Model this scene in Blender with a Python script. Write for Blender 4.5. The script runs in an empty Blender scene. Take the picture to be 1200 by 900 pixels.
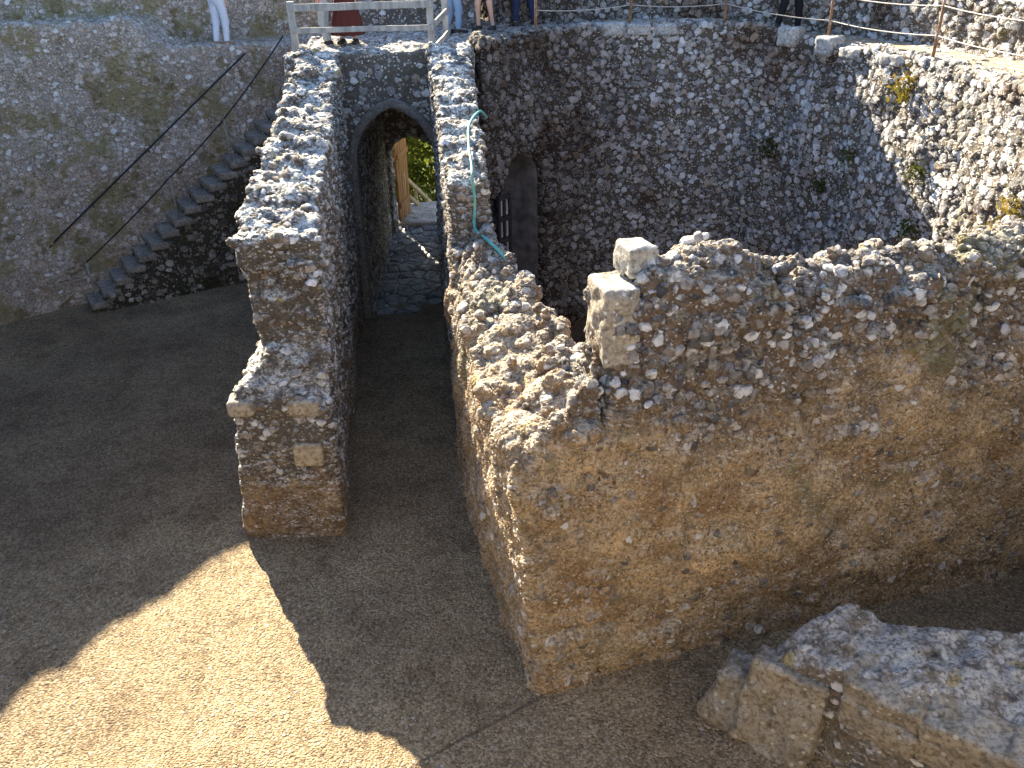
import bpy, math, random
import numpy as np
from mathutils import Vector, Matrix

scene = bpy.context.scene
COL = scene.collection
f32 = np.float32
# ------------------------------------------------------------------ helpers: tags and linking
def tag(o, label=None, cat=None, group=None, kind=None):
    if label: o['label'] = label
    if cat: o['category'] = cat
    if group: o['group'] = group
    if kind: o['kind'] = kind
    return o

def empty(name, loc, label, cat, group=None):
    o = bpy.data.objects.new(name, None); COL.objects.link(o); o.location = loc
    o.empty_display_size = .1
    return tag(o, label, cat, group, 'thing')

def link(name, me, mat, parent=None, smooth=True):
    if mat: me.materials.append(mat)
    o = bpy.data.objects.new(name, me); COL.objects.link(o)
    if parent is not None:
        o.parent = parent
        o.matrix_parent_inverse = Matrix.Translation(-Vector(parent.location))
    if smooth: me.polygons.foreach_set('use_smooth', [True]*len(me.polygons))
    return o

def mesh_np(name, V, Q, rest=None):
    """mesh from an (n,3) vertex array and an (m,4) quad array; keeps the undisturbed position as an attribute"""
    me = bpy.data.meshes.new(name)
    n, m = len(V), len(Q)
    me.vertices.add(n); me.vertices.foreach_set('co', np.ascontiguousarray(V, dtype=f32).ravel())
    me.loops.add(m*4); me.loops.foreach_set('vertex_index', np.ascontiguousarray(Q, dtype=np.int32).ravel())
    me.polygons.add(m); me.polygons.foreach_set('loop_start', np.arange(0, m*4, 4, dtype=np.int32))
    me.update(calc_edges=True)
    a = me.attributes.new('rest', 'FLOAT_VECTOR', 'POINT')
    a.data.foreach_set('vector', np.ascontiguousarray(V if rest is None else rest, dtype=f32).ravel())
    return me

# ------------------------------------------------------------------ helpers: implicit solids -> surface nets
class Grid:
    def __init__(s, lo, hi, h):
        s.o = np.array(lo, float); s.h = h
        n = [int(math.ceil((hi[i]-lo[i])/h))+1 for i in range(3)]
        s.ax = [(s.o[i]+h*np.arange(n[i])).astype(f32) for i in range(3)]
        s.X = s.ax[0][:, None, None]; s.Y = s.ax[1][None, :, None]; s.Z = s.ax[2][None, None, :]
    def noise(s, freq, seed, fz=None):
        """smooth value noise -1..1 sampled on the grid"""
        fr = (freq, freq, fz or freq); rng = np.random.RandomState(seed)
        lat = None; idx = []; 
        for a in range(3):
            t = s.ax[a]*fr[a]; i0 = np.floor(t).astype(int); w = (t-i0).astype(f32); w = w*w*(3-2*w)
            b = i0.min(); idx.append((i0-b, w, i0.max()-b+2))
        L = (rng.rand(idx[0][2], idx[1][2], idx[2][2])*2-1).astype(f32)
        i, w, _ = idx[0]; L = L[i]*(1-w)[:, None, None]+L[i+1]*w[:, None, None]
        i, w, _ = idx[1]; L = L[:, i]*(1-w)[None, :, None]+L[:, i+1]*w[None, :, None]
        i, w, _ = idx[2]; L = L[:, :, i]*(1-w)[None, None, :]+L[:, :, i+1]*w[None, None, :]
        return L
    def noise2(s, freq, seed):
        g = Grid.__new__(Grid); g.ax = [s.ax[0], s.ax[1], np.zeros(1, f32)]
        return Grid.noise(g, freq, seed)
    def nets(s, f):
        f = np.ascontiguousarray(np.broadcast_to(f, tuple(len(a) for a in s.ax)), dtype=f32)
        ins = f < 0
        cnt = np.zeros([n-1 for n in f.shape], np.int8)
        for a in (0, 1):
            for b in (0, 1):
                for c in (0, 1):
                    cnt += ins[a:a+cnt.shape[0], b:b+cnt.shape[1], c:c+cnt.shape[2]]
        act = (cnt > 0) & (cnt < 8)
        C = np.argwhere(act); n = len(C)
        acc = np.zeros((n, 3), np.float64); k = np.zeros(n)
        cor = [(a, b, c) for a in (0, 1) for b in (0, 1) for c in (0, 1)]
        for p in cor:
            for ax in range(3):
                if p[ax]: continue
                q = list(p); q[ax] = 1
                fa = f[C[:, 0]+p[0], C[:, 1]+p[1], C[:, 2]+p[2]]; fb = f[C[:, 0]+q[0], C[:, 1]+q[1], C[:, 2]+q[2]]
                m = (fa < 0) != (fb < 0)
                t = np.where(m, fa/np.where(m, fa-fb, 1), 0)
                for d in range(3):
                    acc[:, d] += np.where(m, (t if d == ax else p[d]), 0)
                k += m
        V = s.o+s.h*(C+acc/k[:, None])
        vid = np.full(cnt.shape, -1, np.int32); vid[act] = np.arange(n)
        Q = []
        for ax in range(3):
            o1, o2 = (ax+1) % 3, (ax+2) % 3
            sl0 = [slice(None)]*3; sl1 = [slice(None)]*3
            sl0[ax] = slice(0, -1); sl1[ax] = slice(1, None)
            d = ins[tuple(sl0)] != ins[tuple(sl1)]
            E_ = np.argwhere(d)
            ok = (E_[:, o1] > 0) & (E_[:, o2] > 0) & (E_[:, o1] < f.shape[o1]-1) & (E_[:, o2] < f.shape[o2]-1)
            E_ = E_[ok]
            def g(d1, d2):
                e = E_.copy(); e[:, o1] -= d1; e[:, o2] -= d2
                return vid[e[:, 0], e[:, 1], e[:, 2]]
            q = np.stack([g(1, 1), g(0, 1), g(0, 0), g(1, 0)], 1)
            flip = ~ins[E_[:, 0], E_[:, 1], E_[:, 2]]
            q[flip] = q[flip][:, ::-1]
            Q.append(q)
        return V, np.concatenate(Q)

def smin(a, b, k):
    h = np.clip(.5+.5*(b-a)/k, 0, 1)
    return b*(1-h)+a*h-k*h*(1-h)
def sstep(a, b, x):
    t = np.clip((x-a)/(b-a), 0, 1); return t*t*(3-2*t)
def poly_sd(X, Y, P):
    """signed plan distance to a closed polygon (negative inside)"""
    d = None; ins = None; n = len(P)
    for i in range(n):
        (ax, ay), (bx, by) = P[i], P[(i+1) % n]
        ex, ey = bx-ax, by-ay
        px, py = X-ax, Y-ay
        t = np.clip((px*ex+py*ey)/(ex*ex+ey*ey), 0, 1)
        q = (px-ex*t)**2+(py-ey*t)**2
        c = ((ay > Y) != (by > Y)) & (X < ex*(Y-ay)/((by-ay) or 1e-9)+ax)
        d = q if d is None else np.minimum(d, q)
        ins = c if ins is None else ins ^ c
    d = np.sqrt(d)
    return np.where(ins, -d, d)

def bed_stones(g, f, spots, seed, smin_=.05, smax=.12, flat=.6, sink=.35, face=None):
    """angular stones bedded into the top of a solid: unions small tilted boxes into its field"""
    f = np.array(np.broadcast_to(f, tuple(len(a) for a in g.ax)), dtype=f32)
    rg = random.Random(seed); h = g.h
    for (x, y) in spots:
        i = int((x-g.o[0])/h); j = int((y-g.o[1])/h)
        if not (2 < i < f.shape[0]-2 and 2 < j < f.shape[1]-2): continue
        col = np.nonzero(f[i, j] < 0)[0]
        if not len(col): continue
        z = g.ax[2][col[-1]]
        r = rg.uniform(smin_, smax); a = (r*rg.uniform(.8, 1.5), r*rg.uniform(.7, 1.1), r*rg.uniform(.5, .9)*flat/.6)
        c = (x, y, z+a[2]*(1-2*sink))
        R = np.array(Matrix.Rotation(rg.uniform(0, 3.14), 3, 'Z') @ Matrix.Rotation(rg.uniform(-.35, .35), 3, 'X') @ Matrix.Rotation(rg.uniform(-.3, .3), 3, 'Y'))
        m = max(a)*1.5+.06
        lo = [max(0, int((c[k]-m-g.o[k])/h)) for k in range(3)]; hi = [min(f.shape[k], int((c[k]+m-g.o[k])/h)+2) for k in range(3)]
        if any(lo[k] >= hi[k] for k in range(3)): continue
        P = [g.ax[k][lo[k]:hi[k]]-c[k] for k in range(3)]
        X, Y, Z = P[0][:, None, None], P[1][None, :, None], P[2][None, None, :]
        q = [np.abs(R[0, k]*X+R[1, k]*Y+R[2, k]*Z)*(1+.0)-a[k]+.015 for k in range(3)]
        # one corner knocked off
        cut = (rg.choice((-1, 1))*(R[0, 0]*X+R[1, 0]*Y+R[2, 0]*Z)/a[0]+rg.choice((-1, 1))*(R[0, 1]*X+R[1, 1]*Y+R[2, 1]*Z)/a[1])*min(a)*.6-min(a)*rg.uniform(.55, .9)
        sd = np.sqrt(sum(np.maximum(v, 0)**2 for v in q))+np.minimum(np.maximum(np.maximum(q[0], q[1]), q[2]), 0)-.015
        sl = tuple(slice(lo[k], hi[k]) for k in range(3))
        f[sl] = np.minimum(f[sl], np.maximum(sd, cut))
    return f

def solid(name, grid, f, mat, parent=None, sub=0):
    V, Q = grid.nets(f)
    me = mesh_np(name, V, Q)
    o = link(name, me, mat, parent)
    if sub:
        m = o.modifiers.new('fine', 'SUBSURF'); m.subdivision_type = 'CATMULL_CLARK'
        m.levels = 0; m.render_levels = sub
    return o

def block(name, size, loc, rot, mat, parent=None, h=.025, seed=1, rough=.02, rnd=.03, sub=0, taper=0.0):
    """one roughly squared stone"""
    a = np.array(size)/2
    g = Grid(-a-.08, a+.08, h)
    tp = 1+taper*g.Z/size[2]
    qx = np.abs(g.X)*tp-a[0]+rnd; qy = np.abs(g.Y)*tp-a[1]+rnd; qz = np.abs(g.Z)-a[2]+rnd
    o_ = np.sqrt(np.maximum(qx, 0)**2+np.maximum(qy, 0)**2+np.maximum(qz, 0)**2)+np.minimum(np.maximum(np.maximum(qx, qy), qz), 0)-rnd
    f = o_+rough*g.noise(4, seed)+rough*.8*g.noise(11, seed+1)
    V, Q = g.nets(f)
    M = Matrix.Translation(loc) @ Matrix.Rotation(rot[2], 4, 'Z') @ Matrix.Rotation(rot[1], 4, 'Y') @ Matrix.Rotation(rot[0], 4, 'X')
    M = np.array(M)
    V = V @ M[:3, :3].T+M[:3, 3]
    o = link(name, mesh_np(name, V, Q), mat, parent)
    if sub:
        m = o.modifiers.new('fine', 'SUBSURF'); m.levels = 0; m.render_levels = sub
    return o

def tube(pts, r, n=8, cap=True, r2=None):
    V = []; Q = []
    P = [Vector(p) for p in pts]; N = len(P)
    up = Vector((.13, .2, 1)).normalized()
    for i, p in enumerate(P):
        t = (P[min(i+1, N-1)]-P[max(i-1, 0)]).normalized()
        a = t.cross(up if abs(t.dot(up)) < .95 else Vector((1, 0, 0))).normalized(); b = t.cross(a)
        rr = r if r2 is None else r+(r2-r)*i/(N-1)
        for k in range(n):
            w = 2*math.pi*k/n
            V.append(p+a*(rr*math.cos(w))+b*(rr*math.sin(w)))
    for i in range(N-1):
        for k in range(n):
            k2 = (k+1) % n
            Q.append((i*n+k, i*n+k2, (i+1)*n+k2, (i+1)*n+k))
    return V, Q
def tube_obj(name, pts, r, mat, parent=None, n=8, r2=None):
    V, Q = tube(pts, r, n, r2=r2)
    me = bpy.data.meshes.new(name)
    F = list(Q)
    F.append(tuple(range(n))[::-1]); F.append(tuple(range(len(V)-n, len(V))))
    me.from_pydata([tuple(v) for v in V], [], F)
    return link(name, me, mat, parent)
def beam(name, a, b, w, t, mat, parent=None, upv=(0, 0, 1), seed=0):
    """a sawn timber from a to b, w wide (horizontal) and t tall, softened edges and a slight bow"""
    a, b = Vector(a), Vector(b); L = (b-a).length; d = (b-a).normalized()
    u = Vector(upv); s = d.cross(u)
    if s.length < .1: s = d.cross(Vector((1, 0, 0)))
    s.normalize(); u = s.cross(d)
    rng = random.Random(seed); c = .18
    prof = []
    for sx, sy in ((1, 1), (-1, 1), (-1, -1), (1, -1)):
        e = [(sx*(.5-c*.5), sy*.5), (sx*.5, sy*(.5-c*.5))]
        prof += e if sx*sy < 0 else e[::-1]
    V = []; F = []; n = 8; m = 7
    for i in range(m):
        p = a+d*(L*i/(m-1)); j = Vector((rng.uniform(-1, 1), rng.uniform(-1, 1), rng.uniform(-1, 1)))*.006
        for x, y in prof: V.append(tuple(p+j+s*(x*w)+u*(y*t)))
    for i in range(m-1):
        for k in range(n): F.append((i*n+k, i*n+(k+1) % n, (i+1)*n+(k+1) % n, (i+1)*n+k))
    F.append(tuple(range(n))[::-1]); F.append(tuple(range((m-1)*n, m*n)))
    me = bpy.data.meshes.new(name); me.from_pydata(V, [], F)
    return link(name, me, mat, parent, smooth=False)

# ------------------------------------------------------------------ helpers: node materials
class NT:
    def __init__(s, name, disp=False):
        m = s.m = bpy.data.materials.new(name); m.use_nodes = True
        s.t = m.node_tree; s.t.nodes.clear()
        s.out = s.t.nodes.new('ShaderNodeOutputMaterial'); s.b = s.t.nodes.new('ShaderNodeBsdfPrincipled')
        s.t.links.new(s.b.outputs[0], s.out.inputs[0])
        s.b.inputs['Specular IOR Level'].default_value = .25
        if disp: m.displacement_method = 'BOTH'
        else: m.displacement_method = 'BUMP'
    def n(s, typ, **kw):
        x = s.t.nodes.new('ShaderNode'+typ)
        for k, v in kw.items(): setattr(x, k, v)
        return x
    def put(s, sock, v):
        if isinstance(v, bpy.types.NodeSocket): s.t.links.new(v, sock)
        elif isinstance(v, (tuple, list)) and len(v) == 3 and sock.type == 'RGBA': sock.default_value = (*v, 1)
        else: sock.default_value = v
    def math(s, op, a, b=0.0, c=0.0, clamp=False):
        x = s.n('Math', operation=op, use_clamp=clamp)
        for i, v in enumerate((a, b, c)): s.put(x.inputs[i], v)
        return x.outputs[0]
    def vmath(s, op, a, b):
        x = s.n('VectorMath', operation=op); s.put(x.inputs[0], a); s.put(x.inputs[1], b); return x.outputs[0]
    def mix(s, f, a, b, mode='MIX'):
        x = s.n('Mix', data_type='RGBA', blend_type=mode); s.put(x.inputs[0], f); s.put(x.inputs[6], a); s.put(x.inputs[7], b); return x.outputs[2]
    def rng(s, v, a, b, c=0.0, d=1.0, smooth=True):
        x = s.n('MapRange', interpolation_type='SMOOTHSTEP' if smooth else 'LINEAR')
        for i, q in enumerate((v, a, b, c, d)): s.put(x.inputs[i], q)
        return x.outputs[0]
    def ramp(s, v, stops, interp='LINEAR'):
        x = s.n('ValToRGB'); r = x.color_ramp; r.interpolation = interp
        while len(r.elements) < len(stops): r.elements.new(.5)
        for e, (p, c) in zip(r.elements, stops): e.position = p; e.color = (*c, 1)
        s.put(x.inputs[0], v); return x.outputs[0]
    def noise(s, co, scale, detail=3.0, rough=.55, col=False):
        x = s.n('TexNoise'); s.put(x.inputs['Vector'], co); x.inputs['Scale'].default_value = scale
        x.inputs['Detail'].default_value = detail; x.inputs['Roughness'].default_value = rough
        return x.outputs[1 if col else 0]
    def voro(s, co, scale, feat='F1', rand=1.0):
        x = s.n('TexVoronoi', feature=feat); s.put(x.inputs['Vector'], co); x.inputs['Scale'].default_value = scale
        x.inputs['Randomness'].default_value = rand; return x
    def attr(s): return s.n('Attribute', attribute_name='rest').outputs['Vector']
    def sep(s, v):
        x = s.n('SeparateXYZ'); s.put(x.inputs[0], v); return x.outputs
    def disp(s, h, scale=1.0, mid=0.0):
        x = s.n('Displacement'); s.put(x.inputs['Height'], h); x.inputs['Scale'].default_value = scale; x.inputs['Midlevel'].default_value = mid
        s.t.links.new(x.outputs[0], s.out.inputs['Displacement'])

def rubble(name, scale, pal, mortar, amp, zsq=1.35, render=None, lichen=.5, moss=None, stain=None, gap=.10, white=.0, lumps=.35, small=True, domew=.16, sizes=(.28, .62), gallets=.5, spread=(.30, .75), lcol=((.46, .48, .48), (.68, .66, .61)), grit=.5, painted_shade=False):
    """rubble masonry: cells of random stones bedded in mortar, in real relief. render: (colour, z lo, z hi, strength) = mortar skin that covers
    the stones; moss: (colour, noise scale, threshold); lichen: pale crust on faces that look up."""
    k = NT(name, True); co = k.attr()
    w = k.noise(co, 9.0, 2, col=True)
    wv = k.vmath('MULTIPLY', k.vmath('SUBTRACT', w, (.5, .5, .5)), (.09, .09, .09))
    sq = k.vmath('MULTIPLY', k.vmath('ADD', co, wv), (1, 1, zsq))
    vc = k.voro(sq, scale, 'F1'); R = k.sep(vc.outputs['Color'])
    fine = k.noise(co, 26.0, 4, .65)
    mid = k.noise(co, 7.0, 3, .6)
    big = k.noise(co, .9, 4, .6)
    # every stone has its own size; d > 0 inside it
    d = k.math('SUBTRACT', k.math('MULTIPLY_ADD', R[0], sizes[1]-sizes[0], sizes[0]), vc.outputs['Distance'])
    d = k.math('MULTIPLY_ADD', k.math('SUBTRACT', fine, .5), .22, d)
    stone = k.rng(d, 0.0, gap)
    dome = k.rng(d, -.02, domew)
    hr = k.math('MULTIPLY_ADD', R[1], .65, .35)
    h = k.math('MULTIPLY', dome, hr)
    # colours
    cs = k.ramp(R[2], pal)
    cs = k.mix(k.rng(fine, .35, .72), k.mix(1.0, cs, (.52, .5, .5), 'MULTIPLY'), cs)
    if white:
        wm = k.math('MULTIPLY', k.math('GREATER_THAN', k.math('FRACT', k.math('MULTIPLY', R[2], 7.3)), 1-white), k.rng(mid, .33, .55))
        cs = k.mix(k.math('MULTIPLY', wm, .85), cs, (.70, .70, .71))
    cm = k.mix(k.rng(fine, .3, .7), k.mix(1.0, mortar, (.5, .48, .46), 'MULTIPLY'), mortar)
    if small:                                            # gallets and grit in the joints
        v2 = k.voro(sq, scale*2.7, 'F1'); r2 = k.sep(v2.outputs['Color'])
        g = k.math('MULTIPLY', k.rng(v2.outputs['Distance'], .42, .3), k.math('GREATER_THAN', r2[0], 1-gallets))
        cm = k.mix(g, cm, k.ramp(r2[1], pal)); 
        h = k.math('MAXIMUM', h, k.math('MULTIPLY', g, .3))
    col = k.mix(stone, cm, cs)
    z = k.sep(co)[2]
    if render:
        rc, z0, z1, st = render
        t = k.math('ADD', k.rng(z, z1, z0), k.math('MULTIPLY_ADD', big, 2.0, -1.0))
        t = k.math('ADD', t, k.math('MULTIPLY_ADD', mid, .9, -.45))
        rm = k.math('MULTIPLY', k.rng(t, spread[0], spread[1]), st)
        pop = k.math('MULTIPLY', k.math('GREATER_THAN', R[1], .86), k.rng(d, .0, .12))   # a few stones still show through
        rm = k.math('MULTIPLY', rm, k.math('MULTIPLY_ADD', pop, -.8, 1.0))
        hue = k.noise(co, 2.3, 5, .65)
        c1 = k.ramp(hue, [(.28, tuple(v*.36 for v in rc)), (.43, tuple(v*.72 for v in rc)), (.57, rc), (.7, (rc[0]*1.35, rc[1]*1.3, rc[2]*1.25))])
        c1 = k.mix(k.rng(k.noise(co, 1.3, 4, .6), .50, .66), c1, (rc[0]*.66, rc[1]*.58, rc[2]*.52))
        c1 = k.mix(k.rng(fine, .30, .62), k.mix(1.0, c1, (.45, .42, .40), 'MULTIPLY'), c1)
        if small and grit:
            c1 = k.mix(k.math('MULTIPLY', g, grit), c1, k.ramp(r2[1], [(0, (.10, .075, .06)), (.35, (rc[0]*.6, rc[1]*.5, rc[2]*.42)), (.6, (rc[0]*1.1, rc[1]*1.0, rc[2]*.9)), (.85, (.45, .41, .36)), (1, (.66, .63, .58))]))
        pits = k.rng(k.noise(co, 13.0, 2, .5), .30, .40)
        pk = k.rng(k.noise(co, 3.4, 2), .5, .62)
        pits = k.math('MAXIMUM', pits, k.math('SUBTRACT', 1.0, pk))
        c1 = k.mix(pits, (rc[0]*.3, rc[1]*.26, rc[2]*.25), c1)
        c1 = k.mix(k.rng(k.noise(co, 75.0, 2, .6), .34, .52), k.mix(1.0, c1, (.55, .52, .50), 'MULTIPLY'), c1)
        col = k.mix(rm, col, c1)
        hs = k.math('MULTIPLY_ADD', mid, .8, k.math('MULTIPLY', pits, .25))
        if small and grit: hs = k.math('MULTIPLY_ADD', g, .22, hs)
        mx = k.n('Mix', data_type='FLOAT'); k.put(mx.inputs[0], rm); k.put(mx.inputs[2], h); k.put(mx.inputs[3], hs); h = mx.outputs[0]
    if stain:
        sc, ss, lo, hi = stain
        col = k.mix(k.rng(k.noise(co, ss, 4, .6), lo, hi), col, k.mix(1.0, col, sc, 'MULTIPLY'))
    if painted_shade:                                            # deep chamber's shade painted into the stone, strongest by the recess
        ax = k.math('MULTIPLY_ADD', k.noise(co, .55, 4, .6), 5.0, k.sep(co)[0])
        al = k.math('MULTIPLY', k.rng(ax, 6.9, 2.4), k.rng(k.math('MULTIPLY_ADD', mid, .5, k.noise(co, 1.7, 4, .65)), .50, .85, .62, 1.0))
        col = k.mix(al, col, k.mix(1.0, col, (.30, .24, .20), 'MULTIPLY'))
    if moss:
        for mc, ms, th in moss:
            mm = k.rng(k.math('MULTIPLY_ADD', mid, .35, k.noise(co, ms, 4, .6)), th+.175, th+.28)
            col = k.mix(k.math('MULTIPLY', mm, .75), col, mc)
    if lichen:
        nz = k.sep(k.n('NewGeometry').outputs['Normal'])[2]
        up = k.rng(k.math('MULTIPLY_ADD', mid, .7, nz), .55, 1.05)
        lp = k.rng(k.noise(co, 4.5, 4, .65), .36, .56)
        lc = k.mix(k.rng(k.noise(co, 9.0, 3), .36, .58), *lcol)
        lc = k.mix(k.rng(k.noise(co, 3.1, 3), .60, .70), lc, (.48, .36, .13))
        lc = k.mix(k.rng(fine, .34, .56), (.17, .16, .15), lc)
        col = k.mix(k.math('MULTIPLY', k.math('MULTIPLY', up, lp), lichen), col, lc)
    k.put(k.b.inputs['Base Color'], col)
    k.b.inputs['Roughness'].default_value = .92
    h = k.math('MULTIPLY_ADD', fine, .30, h)
    h = k.math('MULTIPLY_ADD', mid, lumps*2, h)
    k.disp(h, amp, .5)
    return k.m

GREY = [(0, (.16, .155, .15)), (.15, (.33, .325, .32)), (.4, (.52, .51, .50)), (.62, (.64, .63, .62)), (.8, (.44, .36, .27)), (1, (.74, .74, .74))]
WARM = [(0, (.11, .10, .09)), (.25, (.27, .235, .19)), (.5, (.40, .36, .31)), (.75, (.24, .17, .115)), (1, (.58, .55, .50))]
FLNT = [(0, (.06, .06, .07)), (.25, (.17, .155, .15)), (.5, (.33, .31, .30)), (.72, (.20, .14, .09)), (.88, (.44, .43, .43)), (1, (.66, .66, .66))]
SHEL = [(0, (.36, .32, .28)), (.3, (.57, .51, .46)), (.6, (.68, .62, .57)), (.8, (.50, .41, .32)), (1, (.76, .71, .66))]
M_far = rubble('flint_rubble_pale', 7.4, GREY, (.15, .125, .10), .055, 1.15, lichen=.35, gap=.10, white=.28, painted_shade=True, gallets=.66, sizes=(.38, .74),
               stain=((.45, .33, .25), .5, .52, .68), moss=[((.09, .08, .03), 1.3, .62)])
M_left = rubble('flint_rubble_mossy', 8.2, SHEL, (.36, .31, .26), .035, 1.2, lichen=.3, gap=.09, white=.2, sizes=(.34, .68),
                moss=[((.20, .165, .07), 1.2, .50), ((.14, .11, .05), 2.6, .55)], render=((.56, .46, .36), -2.0, 7.0, .5), grit=.3)
M_gate = rubble('gate_rubble', 6.3, GREY, (.16, .14, .12), .035, 1.2, lichen=.6, moss=[((.08, .085, .04), 1.2, .60)], white=.15, gap=.12)
M_lwall = rubble('passage_rubble', 7.0, WARM, (.13, .112, .09), .05, 1.5, lichen=1.0, white=.2, render=((.32, .225, .13), -.2, 2.0, .9))
M_court = rubble('chamber_rubble', 9.0, FLNT, (.17, .12, .08), .05, 1.2, lichen=.6, white=.18, gap=.07, render=((.49, .365, .22), 1.4, 4.2, 1.0),
                 moss=[((.15, .14, .075), .8, .60)], lumps=.35, spread=(.10, .85), gallets=.75, sizes=(.34, .70), grit=.85, lcol=((.40, .37, .31), (.62, .56, .45)))
M_para = rubble('parapet_rubble', 6.0, GREY, (.14, .12, .10), .05, 1.4, lichen=.5, white=.3)

def dressed(name, c, amp=.012, dirt=.5, lich=.6):
    k = NT(name, True); co = k.attr()
    a = k.noise(co, 3.5, 5, .62); b = k.noise(co, 22, 5, .65)
    col = k.ramp(a, [(.3, tuple(v*.55 for v in c)), (.47, tuple(v*.9 for v in c)), (.6, c), (.75, tuple(min(.8, v*1.25) for v in c))])
    col = k.mix(k.rng(b, .30, .6), k.mix(1.0, col, (.42, .38, .34), 'MULTIPLY'), col)
    sp = k.voro(co, 13, 'F1'); r = k.sep(sp.outputs['Color'])
    spot = k.math('MULTIPLY', k.rng(k.math('MULTIPLY_ADD', b, .3, sp.outputs['Distance']), .46, .38), k.math('GREATER_THAN', r[0], .72))
    col = k.mix(k.math('MULTIPLY', spot, lich), col, (.62, .62, .58))
    nz = k.sep(k.n('NewGeometry').outputs['Normal'])[2]
    up = k.math('MULTIPLY', k.rng(nz, .45, .9), k.rng(k.noise(co, 5, 4, .65), .36, .56))
    col = k.mix(k.math('MULTIPLY', up, lich), col, k.mix(k.rng(b, .4, .6), (.30, .31, .31), (.58, .57, .53)))
    k.put(k.b.inputs['Base Color'], col); k.b.inputs['Roughness'].default_value = .9
    k.disp(k.math('MULTIPLY_ADD', b, .8, a), amp, .9)
    return k.m
M_arch = dressed('arch_stone', (.24, .22, .20), lich=.3)
M_ash = dressed('dressed_stone', (.42, .36, .27), lich=.3)
M_cream = dressed('dressed_stone_cream', (.46, .39, .28), lich=.3)
M_pale = dressed('dressed_stone_pale', (.46, .43, .37), lich=.7, amp=.02)
M_jamb = dressed('worn_jamb_stone', (.40, .35, .275), amp=.025, lich=.8)
M_step = dressed('worn_step_stone', (.28, .245, .21), amp=.015, lich=.2)

def simple(name, c, rough=.7, var=.35, scale=30, metal=0.0, bump=.3, stretch=(1, 1, 1), c2=None):
    k = NT(name); co = k.n('TexCoord').outputs['Object']
    sc = k.vmath('MULTIPLY', co, stretch)
    a = k.noise(sc, scale, 5, .65)
    col = k.mix(k.rng(a, .3, .7), tuple(v*(1-var) for v in c), tuple(min(1, v*(1+var*.5)) for v in c))
    if c2: col = k.mix(k.rng(k.noise(co, scale*.2, 4), .5, .62), col, c2)
    k.put(k.b.inputs['Base Color'], col); k.b.inputs['Roughness'].default_value = rough; k.b.inputs['Metallic'].default_value = metal
    bp = k.n('Bump'); bp.inputs['Strength'].default_value = bump; bp.inputs['Distance'].default_value = .01
    k.put(bp.inputs['Height'], a); k.t.links.new(bp.outputs[0], k.b.inputs['Normal'])
    return k.m
M_wood = simple('weathered_timber', (.34, .33, .31), .8, .4, 9, stretch=(1, 1, .25))
M_doorwood = simple('orange_timber', (.36, .165, .05), .6, .5, 14, stretch=(3, 3, .3))
M_darkwood = simple('dark_timber', (.035, .033, .035), .8, .4, 12)
M_rust = simple('rusty_iron', (.27, .15, .085), .85, .5, 40, c2=(.34, .26, .2))
M_wire = simple('fence_wire', (.46, .42, .38), .6, .2, 20)
M_iron = simple('black_iron', (.02, .02, .022), .5, .3, 30)
M_steel = simple('pale_post', (.26, .25, .24), .6, .3, 20)
M_rope = simple('dark_rope', (.03, .03, .035), .8, .4, 60)
M_hose = simple('teal_hose', (.10, .38, .36), .4, .25, 9, c2=(.22, .36, .27))

# ------------------------------------------------------------------ the courtyard outline (inner face of the ring wall, in plan)
RIGHT = [(-.45, 16.75), (.85, 18.2), (2.2, 18.75), (3.6, 18.85), (4.8, 18.55), (5.6, 17.7), (6.15, 16.3), (6.55, 14.9), (6.85, 13.6), (7.0, 12.0), (7.05, 9.5)]
REST = [(6.7, 6.2), (5.2, 2.8), (3.0, .9), (-3.0, .9), (-8.2, 3.2), (-11.6, 7.6), (-12.0, 12.0), (-10.5, 16.3), (-9.3, 17.45), (-5.5, 19.8), (-3.6, 20.95)]
LEFTTOP = [(-2.0, 20.95)]
OUT = RIGHT+REST+LEFTTOP
WALK = 1.45; PARA = 2.45
def walk_z(x, y):
    r = 5.12-.22*sstep(4.4, 6.2, x)
    l = 4.80+.65*sstep(-6.9, -7.6, x)
    s = 5.15
    t = np.where(x < -2, l, r)
    return np.where(y < 8.5, s+0*x+0*y, t+0*y)
def para_z(x, y):
    l = np.interp(x, [-12, -11.2, -10.8, -10.2, -9.5, -8.4], [7.7, 7.36, 7.13, 7.08, 6.80, 6.60])
    return np.where(x < -2, l, 6.8)+0*y

def ring(name, lo, hi, h, mat, seed, rough=.05, keep=None, niche=None, parent=None, sub=0):
    g = Grid(lo, hi, h)
    X, Y = g.X[:, :, 0], g.Y[:, :, 0]
    X, Y = np.broadcast_arrays(X, Y)
    d = poly_sd(X, Y, OUT)[:, :, None]
    wz = walk_z(X, Y)[:, :, None]; pz = para_z(X, Y)[:, :, None]
    n1 = g.noise(1.1, seed); n2 = g.noise(3.3, seed+1); 
    n2d = g.noise2(2.6, seed+2); n3d = g.noise2(5.0, seed+3)
    face = -d+.10*n1+rough*n2+.035*np.maximum(g.Z-0, 0)-.08          # slight batter
    lip = .11*sstep(.42, .30, d)*(.6+.9*n2d)
    lo_top = (g.Z-(wz+lip+.03*n3d))
    lowr = np.maximum(face, lo_top)
    pface = -(d-WALK)+.05*n2
    upr = np.maximum(pface, g.Z-(pz+.05*n2d+.09*n3d))
    f = np.maximum(np.minimum(lowr, upr), d-PARA)
    if niche is not None: f = niche(g, f, d)
    if keep is not None: f = np.maximum(f, keep(g))
    return solid(name, g, f, mat, parent, sub)

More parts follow.
